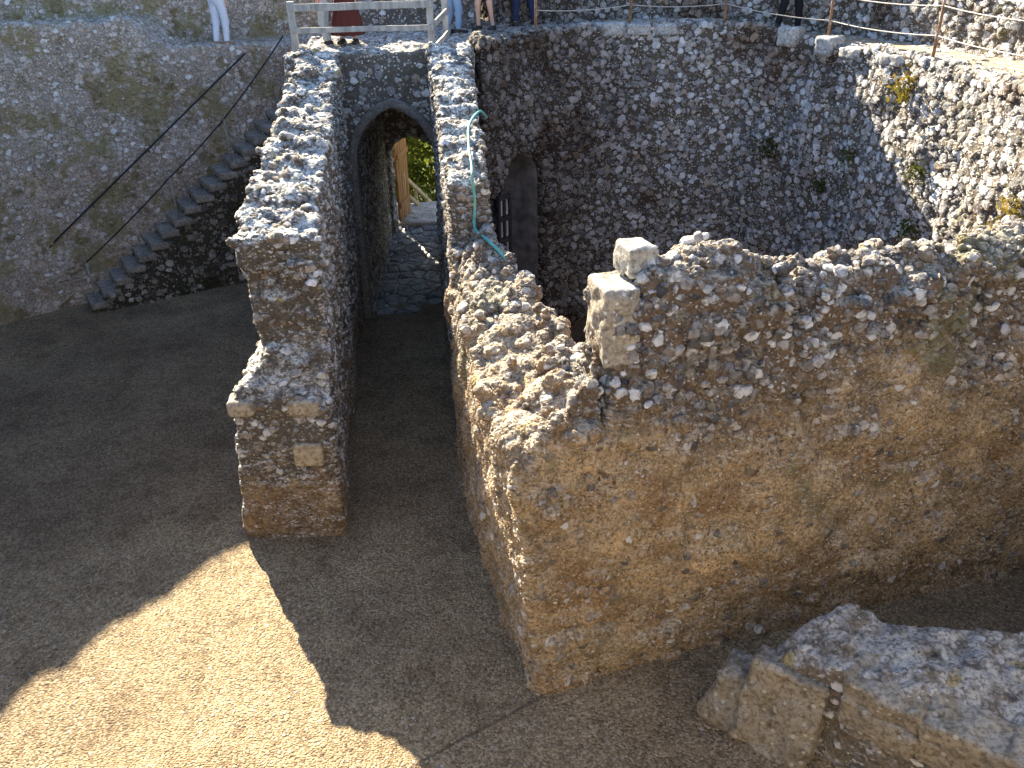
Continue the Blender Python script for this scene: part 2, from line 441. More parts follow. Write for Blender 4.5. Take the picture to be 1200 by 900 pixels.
# ---- right-hand ring wall with a round-headed recess near the gate passage
def plan_frame(a, b):
    a = np.array(a); b = np.array(b); L = np.linalg.norm(b-a); t = (b-a)/L
    return a, t, np.array((-t[1], t[0]))
def niche_right(g, f, d):
    a, t, n = plan_frame((-.45, 16.75), (.85, 18.2))
    u = (g.X-a[0])*t[0]+(g.Y-a[1])*t[1]; v = (g.X-a[0])*n[0]+(g.Y-a[1])*n[1]
    uc, w, sp = 1.20, .62, 2.32
    q = np.where(g.Z < sp, np.abs(u-uc)-w, np.sqrt((u-uc)**2+(g.Z-sp)**2)-w)
    q = np.maximum(q, np.abs(v)-1.15)
    return np.maximum(f, -q)
kr = lambda g: np.maximum(9.0-g.Y, -.62-g.X)+0*g.Z
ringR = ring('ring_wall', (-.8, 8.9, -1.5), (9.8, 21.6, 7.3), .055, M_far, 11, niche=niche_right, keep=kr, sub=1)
tag(ringR, 'tall curved wall of pale grey flint rubble enclosing the dark roofless chamber', 'wall', kind='thing')
kl = lambda g: np.maximum(11.5-g.Y, g.X+3.95)+0*g.Z
ringL = ring('ring_wall', (-14.8, 11.4, -.2), (-3.8, 23.6, 7.9), .06, M_left, 31, keep=kl, sub=1)
tag(ringL, 'tall shaded wall of mossy grey rubble rising behind the stone staircase', 'wall', kind='thing')
def ks(g): return np.where(g.X < 0, g.Y-11.5, g.Y-9.0)+0*g.Z
ringS = ring('ring_wall', (-15, -2.2, -.2), (10, 11.8, 7.9), .16, M_para, 51, keep=ks)
tag(ringS, 'sunlit rubble ring wall on the near side of the courtyard, under the viewer', 'wall', kind='thing')

# ---- gate wall with the pointed passage
def gate():
    g = Grid((-4.1, 16.0, -.2), (-.4, 21.3, 7.2), .05)
    X, Y, Z = g.X, g.Y, g.Z
    n1 = g.noise(1.2, 71); n2 = g.noise(3.4, 72); n2d = g.noise2(2.6, 73); n3d = g.noise2(6.0, 74)
    box = np.maximum(np.maximum(16.40-Y, Y-21.1), np.maximum(-3.95-X, X+.58))
    top = 5.03+.06*n2d+.05*n3d+.06*sstep(16.9, 16.6, Y)
    f = np.maximum(box+.03*n2+.04*n1, Z-top)
    par = np.maximum(np.maximum(20.35-Y, Y-21.1), np.maximum(-3.95-X, X+.58))+.04*n2
    f = np.minimum(f, np.maximum(par, Z-(6.75+.15*n2d)))
    # pointed tunnel: two arcs struck from beyond the middle
    def pointed(xc, w, sp, rise):
        r = (w*w+rise*rise)/(2*w); cx = r-w
        dx = np.abs(X-xc)
        arc = np.sqrt((dx+cx)**2+np.maximum(Z-sp, 0)**2)-r
        return arc
    tun = np.maximum(pointed(-2.07, .76, 3.1, 1.04), np.maximum(15.0-Y, Y-20.5))
    rebate = np.maximum(pointed(-2.07, .85, 3.1, 1.16), np.maximum(15.0-Y, Y-16.62))
    rear = np.maximum(np.where(Z < 2.16, np.abs(X+2.20)-.55, np.sqrt((X+2.20)**2+(Z-2.16)**2)-.55), np.maximum(20.2-Y, Y-22))
    rear = np.maximum(rear, -(Z+1))
    cut = np.minimum(np.minimum(tun, rebate), rear)+.02*n2
    f = np.maximum(f, -cut)
    o = solid('gate_wall', g, f, M_gate, None, 1)
    w, rise, sp = .735, 1.005, 3.1; r = (w*w+rise*rise)/(2*w); cx = r-w
    half = []; am = math.acos(cx/r)
    for i in range(9): half.append((r*math.cos(am*i/8)-cx, sp+r*math.sin(am*i/8)))
    pth = [(w, -.05+(sp+.05)*i/9) for i in range(9)]+half
    pts = [(-2.07+a_, z_) for a_, z_ in pth]+[(-2.07-a_, z_) for a_, z_ in pth[::-1][1:]]
    V = []; F = []; n_ = len(pts)
    for i, (x_, z_) in enumerate(pts):
        p0, p1 = pts[max(i-1, 0)], pts[min(i+1, n_-1)]; tx, tz = p1[0]-p0[0], p1[1]-p0[1]; L_ = math.hypot(tx, tz); ox, oz = tz/L_, -tx/L_
        for off, y_ in ((0, 16.50), (0, 16.345), (.03, 16.315), (.15, 16.315), (.17, 16.345), (.17, 16.50)): V.append((x_+ox*off, y_, z_+oz*off))
    for i in range(n_-1):
        for j in range(6): F.append((i*6+j, i*6+(j+1) % 6, (i+1)*6+(j+1) % 6, (i+1)*6+j))
    V = np.array(V); link('arch_ring', mesh_np('arch_ring', V, np.array(F)), M_arch, o, False)
    return tag(o, 'grey stone gate wall pierced by a dark pointed archway', 'wall', kind='thing')
gate()

# ---- left flank of the passage: a thick wall stepping down towards the courtyard
def left_flank():
    g = Grid((-4.4, 8.8, -.2), (-1.8, 16.6, 5.5), .04)
    X, Y, Z = g.X, g.Y, g.Z
    n1 = g.noise(1.3, 81); n2 = g.noise(3.6, 82); n3 = .5-2*np.abs(g.noise(6.0, 83, 9.0)); n2d = g.noise2(2.2, 84); n3d = g.noise2(6.5, 85)
    t = (Y-9.2)/7.2
    xr = -2.27-.78*t+.02*Z
    xr = xr+.03*np.sin(Y*2.1)
    lo_l = -3.52-.30*t+.08*Z; hi_l = -3.00-.80*t-.10*sstep(2.6, 3.6, Z)
    up = sstep(2.0, 2.4, Z)
    xl = np.where(Y < 11.5, lo_l*(1-up)+hi_l*up, lo_l*.6+hi_l*.4)
    # terraced top: courses broken off one after another
    ty = np.clip((Y-9.6)/6.8, 0, 1)
    nst = 12.0
    q = ty*nst+.35*n2d
    stp = (np.floor(q)+sstep(.55, 1.0, q-np.floor(q)))/nst
    top = 3.88+1.18*stp+.07*n2d+.06*n3d
    led = 1.99+.55*np.clip((Y-9.25)/.42, 0, 1)+.10*n2d+.06*n3d-.10*sstep(-2.9, -2.3, X)
    edge = 9.62+.10*n2+.05*n3+.10*sstep(2.6, 3.6, Z)*0
    hgt = np.where(Y < edge, led+0*X, top+0*X)
    front = 9.18+.03*Z
    f = np.maximum(np.maximum(xl-X, X-xr), front-Y)+(.05*n2+.03*n3+.03*n1)*(.35+.65*sstep(2.2, 2.9, Z))
    f = np.maximum(f, (Z-hgt)*.8)
    rg = random.Random(8)
    f = bed_stones(g, f, [(rg.uniform(-3.12, -2.35)-.09*(y_-9), y_) for y_ in [rg.uniform(9.5, 16.3) for _ in range(190)]], 81, .05, .11, .36, .5)
    o = solid('flank_wall', g, f, M_lwall, None, 1)
    tag(o, 'thick broken wall left of the passage, pale lichened top stepping down to a brown end', 'wall', kind='thing')
    par = o
    block('quoin', (.34, .3, .20), (-3.29, 9.30, 1.90), (0, 0, .05), M_ash, par, seed=3, rnd=.05)
    block('quoin', (.40, .3, .22), (-2.52, 9.34, 1.86), (0, 0, -.03), M_ash, par, seed=5, rnd=.05)
    block('quoin', (.36, .3, .32), (-2.55, 9.31, 1.22), (0, 0, .02), M_cream, par, seed=7, rnd=.03, rough=.01)
    return o
left_flank()

# ---- right flank: narrow upper wall above the long chamber wall
def right_flank():
    g = Grid((-1.75, 10.9, -.2), (.2, 16.7, 5.7), .04)
    X, Y, Z = g.X, g.Y, g.Z
    n1 = g.noise(1.3, 91); n2 = g.noise(3.6, 92); n3 = g.noise(9.0, 93); n2d = g.noise2(2.4, 94); n3d = g.noise2(7, 95)
    t = (Y-11.2)/5.2
    xl = -.76-.58*t; xr = -.26-.40*t
    q = np.clip(t, 0, 1.1)*9+.3*n2d; stp = (np.floor(q)+sstep(.5, 1, q-np.floor(q)))/9
    top = 4.13+1.02*stp+.05*n2d+.05*n3d
    f = np.maximum(np.maximum(xl-X, X-xr), np.maximum(11.2-Y, Y-16.5))+.03*n2+.02*n3+.02*n1
    f = np.maximum(f, (Z-top)*.8)
    rg = random.Random(9)
    f = bed_stones(g, f, [(rg.uniform(-.78, -.25)-.1*(y_-11.2), y_) for y_ in [rg.uniform(11.3, 16.4) for _ in range(55)]], 91, .04, .10, .34, .52)
    o = solid('flank_wall', g, f, M_lwall, None, 1)
    return tag(o, 'narrow high wall right of the archway, its sloping top crossed by a teal hose', 'wall', kind='thing')
right_flank()

# ---- the long L-shaped wall: passage side and courtyard side meet in a worn corner
def chamber_wall():
    g = Grid((-1.3, 6.0, -.3), (7.35, 11.6, 4.95), .035)
    X, Y, Z = g.X, g.Y, g.Z
    X2, Y2 = np.broadcast_arrays(X[:, :, 0], Y[:, :, 0])
    n1 = g.noise(1.1, 101); n2 = g.noise(3.2, 102); n3 = .5-2*np.abs(g.noise(5.5, 103)); n2d = g.noise2(2.7, 104); n3d = g.noise2(7, 105)
    ip = lambda v, a: np.interp(v, [p[0] for p in a], [p[1] for p in a]).astype(f32)
    # passage wing
    xl = ip(Y, [(6.3, .24), (6.49, .19), (8.05, -.26), (9.2, -.5), (10.42, -.70), (11.2, -.80), (13.3, -1.08)])
    xl = xl-.055*Z*sstep(9.6, 7.0, Y)
    xr = ip(Y, [(6, .8), (7.2, .86), (8.2, .80), (9.4, .40), (10.5, -.06), (11.2, -.22), (12, -.3)])
    a = np.array((.19, 6.49)); b = np.array((6.12, 8.17)); t = (b-a)/np.linalg.norm(b-a); n = np.array((-t[1], t[0]))
    u = (X-a[0])*t[0]+(Y-a[1])*t[1]; v = (X-a[0])*n[0]+(Y-a[1])*n[1]     # along / behind the courtyard face
    wob = .06*n1
    frontf = -(v-.035*Z-.02)+wob
    A2 = np.maximum(np.maximum(xl-X, X-xr), frontf)
    A2 = np.maximum(A2, Y-11.35)
    uu = u[:, :, 0]; vv = v[:, :, 0]
    hf = ip(uu, [(-.3, 2.72), (.0, 2.82), (.3, 3.12), (.5, 3.45), (.70, 3.70), (1, 3.75)])
    hl = ip(Y2, [(6.4, 2.80), (7.0, 2.88), (8.5, 3.02), (10, 3.14), (11.2, 3.26), (12, 3.3)])
    xm = (X2-xl[:, :, 0])/np.maximum(xr[:, :, 0]-xl[:, :, 0], .1)
    HA = hl+.22*sstep(.2, .9, xm)-.10*sstep(.15, .0, xm)-.12*sstep(.92, 1.05, xm)
    w = sstep(.75, .05, vv)
    HA = HA*(1-w)+hf*w
    step = .22*(np.abs(np.mod(Y2*1.15+.2*xm, 1)-.5)-.25)
    HA = HA+step*sstep(7.2, 8.2, Y2)*.55
    HA = HA[:, :, None]+.09*n2d+.05*n3d
    fa = np.maximum(A2+.06*n2+.035*n3, (Z-HA)*.75+.05*n2+.03*n3)
    # courtyard wing
    crest = ip(uu, [(.4, 4.2), (.75, 4.22), (1.05, 4.24), (1.30, 4.34), (1.45, 4.42), (1.75, 4.46), (2.0, 4.36), (2.25, 4.20), (2.65, 4.07), (3.0, 4.07), (3.4, 4.14), (4.1, 4.14), (4.7, 4.10), (6.5, 4.25), (8, 4.3)])
    thick = .82
    HB = crest-.30*sstep(.42, .05, vv)-.25*sstep(.55, .95, vv)
    HB = HB[:, :, None]+.05*n2d+.035*n3d
    B2 = np.maximum(np.maximum(frontf, v-thick), .70-u)
    jam = sstep(1.2, .7, u)
    fb = np.maximum(B2+(.06*n2+.035*n3)*(1-.8*jam), (Z-HB)*.75+(.05*n2+.04*n3)*(1-.6*jam))
    f = smin(fa, fb, .05)
    # hollow where the core has dropped out below the broken crest, and a ragged ledge low on the corner
    roughband = sstep(2.5, 3.1, Z)*sstep(4.6, 4.0, Z)
    f = f+roughband*(.05*n2+.04*n3)+.07*roughband*sstep(.0, .2, v+.25)*sstep(4.5, .5, u)
    gr = np.exp(-((Z-.62-.06*np.sin(u*4))/.07)**2)*sstep(.05, .25, u)*sstep(1.15, .8, u)*sstep(.35, .1, v)
    f = f+.10*gr
    rg = random.Random(10); sp = []
    for _ in range(230):                                  # along the broken crest
        q = rg.uniform(.9, 7.3); w_ = rg.uniform(.05, .85); sp.append((a[0]+t[0]*q+n[0]*w_, a[1]+t[1]*q+n[1]*w_))
    for _ in range(190):                                  # over the sloping passage wing
        y_ = rg.uniform(6.5, 11.3); l_ = float(ip(np.array([y_]), [(6.3, .14), (6.49, .05), (8.05, -.40), (10.42, -.70), (11.4, -.82)])[0]); r_ = float(ip(np.array([y_]), [(6, .8), (8.2, .80), (9.4, .40), (11.4, -.22)])[0])
        sp.append((rg.uniform(l_, r_), y_))
    f = bed_stones(g, f, sp, 101, .03, .075, .5, .52)
    o = solid('chamber_wall', g, f, M_court, None, 2)
    tag(o, 'massive brown rubble wall in front, turning a worn corner and broken along its sunlit crest', 'wall', kind='thing')
    ang = math.atan2(t[1], t[0])
    def P(uu, vv, z): return (a[0]+t[0]*uu+n[0]*vv, a[1]+t[1]*uu+n[1]*vv, z)
    block('jamb_stone', (.34, .50, .72), P(.90, .50, 3.85), (0, 0, ang), M_jamb, o, seed=21, rnd=.03, rough=.024, sub=1, h=.02)
    block('crowning_stone', (.29, .32, .27), P(1.13, .56, 4.37), (0, .03, ang+.1), M_pale, o, seed=25, rnd=.03, rough=.022, sub=1, h=.02)
    return o
chamber_wall()

# ---- low ruin in the right foreground with dressed edging
def low_ruin():
    g = Grid((1.4, 2.4, -.1), (7.4, 7.2, 1.7), .035)
    X, Y, Z = g.X, g.Y, g.Z
    n1 = g.noise(1.5, 111); n2 = g.noise(3.5, 112); n3 = .5-2*np.abs(g.noise(6, 113)); n2d = g.noise2(2.0, 114); n3d = g.noise2(6, 115)
    P = [(2.12, 6.12), (2.55, 6.30), (3.2, 6.42), (4.1, 6.15), (7.6, 6.1), (7.6, 2.3), (6.2, 2.5), (3.92, 4.62), (2.78, 5.62), (2.4, 5.80)]
    d = poly_sd(*np.broadcast_arrays(X[:, :, 0], Y[:, :, 0]), P)[:, :, None]
    top = .70+.42*sstep(2.1, 3.1, X)+.06*n2d+.05*n3d
    fx = sstep(2.75, 2.3, X)
    f = np.maximum(d+.06+(.06+.16*fx)*(Z-.6)+.04*n2+.02*n3, (Z-top)*.85+.03*n2+.02*n3)
    o = solid('low_wall', g, f, M_low, None, 1)
    tag(o, 'low ruined wall stump edged with dressed blocks, its flat top grey with lichen', 'wall', kind='thing')
    e = math.atan2(4.62-5.62, 3.92-2.78); ex, ey = math.cos(e), math.sin(e); nx, ny = ey, -ex
    def Q(s_, off, z): return (2.78+ex*s_+nx*off, 5.62+ey*s_+ny*off, z)
    kw = dict(rnd=.045, rough=.034, sub=1, h=.02)
    block('edge_block', (.68, .44, .22), Q(.46, -.16, 1.00), (.05, .02, e), M_ruin, o, seed=31, **kw)
    block('edge_block', (.66, .44, .23), Q(1.10, -.15, 1.01), (.05, -.01, e+.02), M_ruin, o, seed=33, **kw)
    block('edge_block', (.98, .44, .23), Q(1.90, -.16, 1.02), (.05, .01, e-.01), M_ruin, o, seed=35, **kw)
    block('edge_block', (.66, .40, .32), Q(.46, -.12, .75), (.03, .01, e), M_ruin, o, seed=37, **kw)
    block('edge_block', (.52, .40, .30), Q(1.03, -.15, .75), (.03, .0, e+.02), M_ruin, o, seed=43, **kw)
    block('end_slab', (.74, .40, .92), (2.50, 5.86, .38), (-.24, .08, e+.14), M_ruin, o, seed=39, **kw)
    block('end_slab', (.56, .50, .66), (2.20, 6.18, .20), (-.30, .24, e+.12), M_ruin, o, seed=41, rnd=.10, rough=.04, sub=1)
    block('edge_block', (.5, .45, .3), Q(2.5, .35, .55), (.0, .1, e), M_pale, o, seed=45, **kw)
    return o
M_ruin = dressed('ruin_slab_stone', (.34, .285, .21), amp=.03, lich=.45)
M_low = rubble('low_ruin_rubble', 9.0, FLNT, (.20, .17, .13), .025, 1.2, lichen=.9, lumps=.3, white=.15, lcol=((.36, .36, .35), (.56, .54, .50)))
low_ruin()

# ------------------------------------------------------------------ ground: courtyard inside the ring, slope of the mound outside
def ground():
    xs = np.concatenate([np.linspace(-90, -15, 16), np.linspace(-14, 10, 81), np.linspace(11, 90, 16)])
    ys = np.concatenate([np.linspace(-60, -4, 12), np.linspace(-3, 24, 91), np.linspace(25, 120, 24)])
    X, Y = np.meshgrid(xs, ys, indexing='ij')
    d = poly_sd(X, Y, OUT)
    rng = np.random.RandomState(5)
    Zg = -.55*np.clip(d-2.9, 0, 18)+.0
    Zg = Zg+np.where(d < 2, .012*np.sin(X*1.3+.5*Y)*np.cos(Y*1.1), 0)
    CH = [(-.2, 11.4), (.15, 9.6), (1.1, 8.0), (7.2, 9.6), (7.2, 13), (6.2, 17), (4.6, 18.9), (2, 18.9), (.7, 18.4), (-.35, 17.2)]
    Zg = Zg-1.3*sstep(.1, -.35, poly_sd(X, Y, CH))
    nx, ny = X.shape
    V = np.stack([X, Y, Zg], -1).reshape(-1, 3)
    i = np.arange(nx*ny).reshape(nx, ny)
    Q = np.stack([i[:-1, :-1], i[1:, :-1], i[1:, 1:], i[:-1, 1:]], -1).reshape(-1, 4)
    k = NT('courtyard_gravel'); co = k.attr()
    big = k.noise(co, .45, 5, .6); mid = k.noise(co, 3.5, 5, .65); fin = k.noise(co, 38, 4, .7)
    v = k.voro(co, 42, 'F1'); r = k.sep(v.outputs['Color'])
    v2 = k.voro(co, 19, 'F1'); r2 = k.sep(v2.outputs['Color'])
    col = k.ramp(r[1], [(0, (.15, .108, .066)), (.35, (.29, .215, .13)), (.7, (.43, .33, .20)), (1, (.60, .49, .34))])
    peb = k.math('MULTIPLY', k.math('GREATER_THAN', r2[0], .8), k.rng(v2.outputs['Distance'], .42, .30))
    col = k.mix(peb, col, k.ramp(r2[1], [(0, (.14, .11, .09)), (.5, (.38, .32, .25)), (1, (.62, .58, .52))]))
    sand = k.ramp(mid, [(.3, (.21, .15, .09)), (.5, (.37, .28, .17)), (.7, (.48, .375, .235))])
    col = k.mix(k.rng(fin, .42, .66, 0, .75), col, sand)
    col = k.mix(k.rng(k.noise(co, 1.5, 5, .7), .48, .62, 0, .45), col, k.mix(1.0, col, (.55, .52, .50), 'MULTIPLY'))
    col = k.mix(k.rng(big, .40, .62), k.mix(1.0, col, (.74, .73, .74), 'MULTIPLY'), k.mix(1.0, col, (.92, .92, .92), 'MULTIPLY'))
    # worn drainage seam near the corner
    sx = k.sep(co)
    grass = k.ramp(mid, [(.3, (.03, .045, .012)), (.7, (.07, .10, .025))])
    shadowy = k.vmath('MULTIPLY', k.vmath('SUBTRACT', co, (-6.5, 13.0, 0)), (.24, .20, 0))
    dl = k.n('VectorMath', operation='LENGTH'); k.put(dl.inputs[0], shadowy)
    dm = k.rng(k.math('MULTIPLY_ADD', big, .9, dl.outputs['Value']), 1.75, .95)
    col = k.mix(dm, col, k.mix(1.0, col, (.60, .58, .58), 'MULTIPLY'))  # shade of the left courtyard deepened in the ground colour
    ol = k.n('VectorMath', operation='LENGTH'); k.put(ol.inputs[0], k.vmath('MULTIPLY', k.vmath('SUBTRACT', co, (-2, 10, 0)), (1, 1, 0)))
    out = k.math('GREATER_THAN', ol.outputs['Value'], 13.6)
    col = k.mix(out, col, grass)
    # an open seam in the surface running out from the worn corner
    dx, dy = .27+.88, 6.42-5.67; L_ = math.hypot(dx, dy)
    ld = k.math('MULTIPLY_ADD', sx[0], -dy/L_, k.math('MULTIPLY', sx[1], dx/L_)); l0 = .88*dy/L_+5.67*dx/L_
    ld = k.math('ABSOLUTE', k.math('MULTIPLY_ADD', mid, .09, k.math('SUBTRACT', ld, l0+.045)))
    sm = k.math('MULTIPLY', k.rng(ld, .03, .008), k.math('MULTIPLY', k.math('LESS_THAN', sx[0], .25), k.math('LESS_THAN', sx[1], 6.5)))
    col = k.mix(k.math('MULTIPLY', sm, .6), col, (.06, .05, .04))
    # floor of the sunken chamber: its deep shade put into the colour
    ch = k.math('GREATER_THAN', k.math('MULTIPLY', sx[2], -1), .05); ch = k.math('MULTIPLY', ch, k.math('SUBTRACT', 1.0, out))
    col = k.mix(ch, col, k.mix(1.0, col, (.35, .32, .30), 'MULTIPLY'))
    k.put(k.b.inputs['Base Color'], col); k.b.inputs['Roughness'].default_value = .95
    hh = k.math('MULTIPLY_ADD', mid, 1.6, k.math('MULTIPLY_ADD', peb, .7, k.math('MULTIPLY_ADD', fin, .6, k.math('MULTIPLY', v.outputs['Distance'], -.8))))
    bp = k.n('Bump'); bp.inputs['Strength'].default_value = .9; bp.inputs['Distance'].default_value = .03
    k.put(bp.inputs['Height'], hh); k.t.links.new(bp.outputs[0], k.b.inputs['Normal'])
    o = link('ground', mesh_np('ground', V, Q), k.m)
    return tag(o, 'trodden gravel floor of the courtyard', 'ground', kind='structure')
ground()

# sandy wall-walk on the ring wall
def wall_walk():
    pts = [(2.2, 18.75), (3.6, 18.85), (4.8, 18.55), (5.6, 17.7), (6.15, 16.3), (6.55, 14.9), (6.85, 13.6), (7.0, 12.0), (7.05, 9.5)]
    k = NT('walk_sand'); co = k.n('TexCoord').outputs['Object']
    a = k.noise(co, 6, 5, .65); b = k.noise(co, 60, 3, .7)
    col = k.mix(k.rng(a, .35, .65), (.33, .25, .16), (.50, .40, .27)); col = k.mix(k.rng(b, .35, .6), (.26, .20, .14), col)
    k.put(k.b.inputs['Base Color'], col); k.b.inputs['Roughness'].default_value = .95
    P = [np.array(p) for p in pts]; V = []; F = []
    N = []
    for i in range(len(P)):
        t = P[min(i+1, len(P)-1)]-P[max(i-1, 0)]; t = t/np.linalg.norm(t); N.append(np.array((-t[1], t[0])))
    fine = []
    for i in range(len(P)-1):
        for j in range(8): fine.append((P[i]*(1-j/8)+P[i+1]*j/8, N[i]*(1-j/8)+N[i+1]*j/8))
    rg = random.Random(4)
    for p, n in fine:
        for q in (.30+rg.uniform(-.05, .05), .6, .9, 1.2, 1.43):
            w = p+n*q; V.append((w[0], w[1], float(walk_z(np.array(w[0]), np.array(w[1])))+.035+rg.uniform(-.006, .006)))
    for i in range(len(fine)-1):
        for j in range(4): F.append((i*5+j, (i+1)*5+j, (i+1)*5+j+1, i*5+j+1))
    me = bpy.data.meshes.new('path'); me.from_pydata(V, [], F)
    tag(link('path', me, k.m), 'sandy wall walk along the top of the ring wall', 'path', kind='structure')
wall_walk()

# ------------------------------------------------------------------ steps inside the gate passage
def gate_steps():
    k = NT('damp_paving', True); co = k.attr()
    e = k.voro(co, 3.3, 'DISTANCE_TO_EDGE').outputs['Distance']; c = k.sep(k.voro(co, 3.3, 'F1').outputs['Color'])
    m = k.noise(co, 6, 5, .65); fi = k.noise(co, 30, 4, .65)
    col = k.ramp(c[1], [(0, (.16, .155, .15)), (.6, (.30, .295, .28)), (1, (.44, .44, .43))])
    col = k.mix(k.rng(m, .35, .6), k.mix(1.0, col, (.45, .45, .46), 'MULTIPLY'), col)
    col = k.mix(k.rng(e, .02, .07), (.05, .05, .05), col)
    k.put(k.b.inputs['Base Color'], col)
    k.put(k.b.inputs['Roughness'], k.rng(m, .35, .7, .20, .6))
    k.disp(k.math('ADD', k.math('MULTIPLY', k.rng(e, 0, .15), .6), k.math('MULTIPLY_ADD', fi, .3, m)), .028, .8)
    g = Grid((-2.98, 16.4, -.12), (-1.15, 21.6, .62), .03)
    zt = -.012+.088*np.maximum(g.Y-16.7, 0)+.02*np.sin(g.Y*5.2+g.X)
    f = np.maximum(np.maximum(np.maximum(-2.95-g.X, g.X+1.2), np.maximum(16.55-g.Y+.08*g.noise(2, 119), g.Y-21.5)), g.Z-zt)+.018*g.noise(3, 120)+.008*g.noise(9, 140)
    o = solid('stone_paving', g, f, k.m, None, 1)
    tag(o, 'worn wet stone paving sloping up through the dark archway', 'paving', kind='thing')
gate_steps()

# ------------------------------------------------------------------ stone stair along the left ring wall
SA = np.array((-8.69, 16.87)); SB = np.array((-5.92, 18.52))
ST = (SB-SA)/np.linalg.norm(SB-SA); SN = np.array((-ST[1], ST[0]))
def SP(u, v, z): return (SA[0]+ST[0]*u+SN[0]*v, SA[1]+ST[1]*u+SN[1]*v, z)
def stair():
    root = empty('stone_staircase', SP(0, .45, 0), 'steep worn stone staircase climbing the shaded ring wall', 'staircase')
    rise, go = .206, .279; ang = math.atan2(ST[1], ST[0])
    for i in range(23):
        z = rise*(i+1)
        rg = random.Random(i)
        block('step', (go+.10, 1.0+rg.uniform(-.05, .05), .14), SP(go*i+.5*go+.02, .46+rg.uniform(-.02, .02), z-.07), (rg.uniform(-.02, .02), rg.uniform(-.02, .03), ang+rg.uniform(-.03, .03)), M_step, root, seed=200+i, rough=.008, rnd=.02, h=.03)
    g = Grid((-9.2, 16.4, -.1), (-2.4, 21.4, 4.9), .07)
    u = (g.X-SA[0])*ST[0]+(g.Y-SA[1])*ST[1]; v = (g.X-SA[0])*SN[0]+(g.Y-SA[1])*SN[1]
    hz = rise*np.floor(u/go+1)-.12
    f = np.maximum(np.maximum(np.maximum(.0-v, v-1.15), np.maximum(.03-u, u-6.6)), (g.Z-hz)*.75)+.05*g.noise(3, 160)
    solid('stair_wall', g, f, M_stairwall, root, 1)
M_stairwall = rubble('stair_rubble', 6.5, WARM, (.07, .06, .045), .06, 1.2, lichen=.1, moss=[((.03, .032, .014), 1.0, .5)])
stair()

# handrails of the stair
def stair_rails():
    r = empty('handrail', SP(.2, .85, 1), 'dark iron handrail fixed to the wall above the stone staircase', 'handrail')
    p0 = Vector(SP(-.85, .68, 1.06)); p1 = Vector(SP(4.15, .68, 4.72))
    pts = [p0+Vector((.10, .06, -.10)), p0+Vector((-.02, 0, -.08))]+[p0.lerp(p1, i/14) for i in range(15)]
    tube_obj('rail', pts, .019, M_iron, r)
    for i in (.02, .28, .54, .8):
        q = p0.lerp(p1, i); w = Vector((SN[0], SN[1], 0))
        tube_obj('bracket', [q, q+Vector((0, 0, -.07)), q+w*.30+Vector((0, 0, -.07))], .012, M_iron, r, 6)
    p = empty('rope_barrier', SP(.1, 0, 0), 'thin rope strung between short pale posts up the outer edge of the staircase', 'barrier')
    us = [.12, 2.05, 3.35, 4.85]
    rise, go = .206, .279
    tops = []
    for i, u in enumerate(us):
        z = rise*(math.floor(u/go)+1)
        a = Vector(SP(u, .05, z-.05)); b = Vector(SP(u-.03, .03, z+.88 if i < 3 else 5.08))
        tube_obj('post', [a, a.lerp(b, .5), b], .021, M_steel, p, 8)
        tops.append(b)
    pts = []
    for a, b in zip(tops[:-1], tops[1:]):
        for j in range(8):
            t = j/8; q = a.lerp(b, t); q.z -= .035*4*t*(1-t)*min(1, (b-a).length/2); pts.append(q)
    pts.append(tops[-1])
    tube_obj('rope', pts, .017, M_rope, p, 6)
stair_rails()

# ------------------------------------------------------------------ timber railing above the gate
def gate_railing():
    r = empty('timber_railing', (-2.6, 16.95, 5.05), 'weathered grey timber railing guarding the drop above the archway', 'railing')
    zb = 5.02
    P = [(-3.78, 16.85), (-1.30, 16.75), (-1.12, 18.1)]
    for i, (x, y) in enumerate(P):
        beam('post', (x, y, zb-.05), (x-.01, y, zb+1.12 if i else zb+.86), .12, .12, M_wood, r, (0, 1, 0), seed=i)
    for z, w in ((.78, .12), (.40, .09)):
        beam('rail', (P[0][0]-.02, P[0][1]-.07, zb+z-.02), (P[1][0]+.04, P[1][1]-.08, zb+z+.0), .045, w, M_wood, r, seed=int(z*50))
        beam('rail', (P[1][0]+.07, P[1][1]-.02, zb+z-.32), (P[2][0]+.07, P[2][1], zb+z-.2), .045, w*.9, M_wood, r, seed=int(z*70))
    beam('rail', (P[1][0]-.3, P[1][1]-.03, zb+1.02), (P[1][0]+.25, P[1][1]-.03, zb+1.03), .05, .16, M_pl, r, seed=9)
    beam('rail', (P[1][0]+.07, P[1][1]-.02, zb+.86), (P[2][0]+.07, P[2][1], zb+.95), .045, .1, M_wood, r, seed=19)
M_pl = simple('pale_board', (.62, .62, .58), .7, .2, 10)
gate_railing()

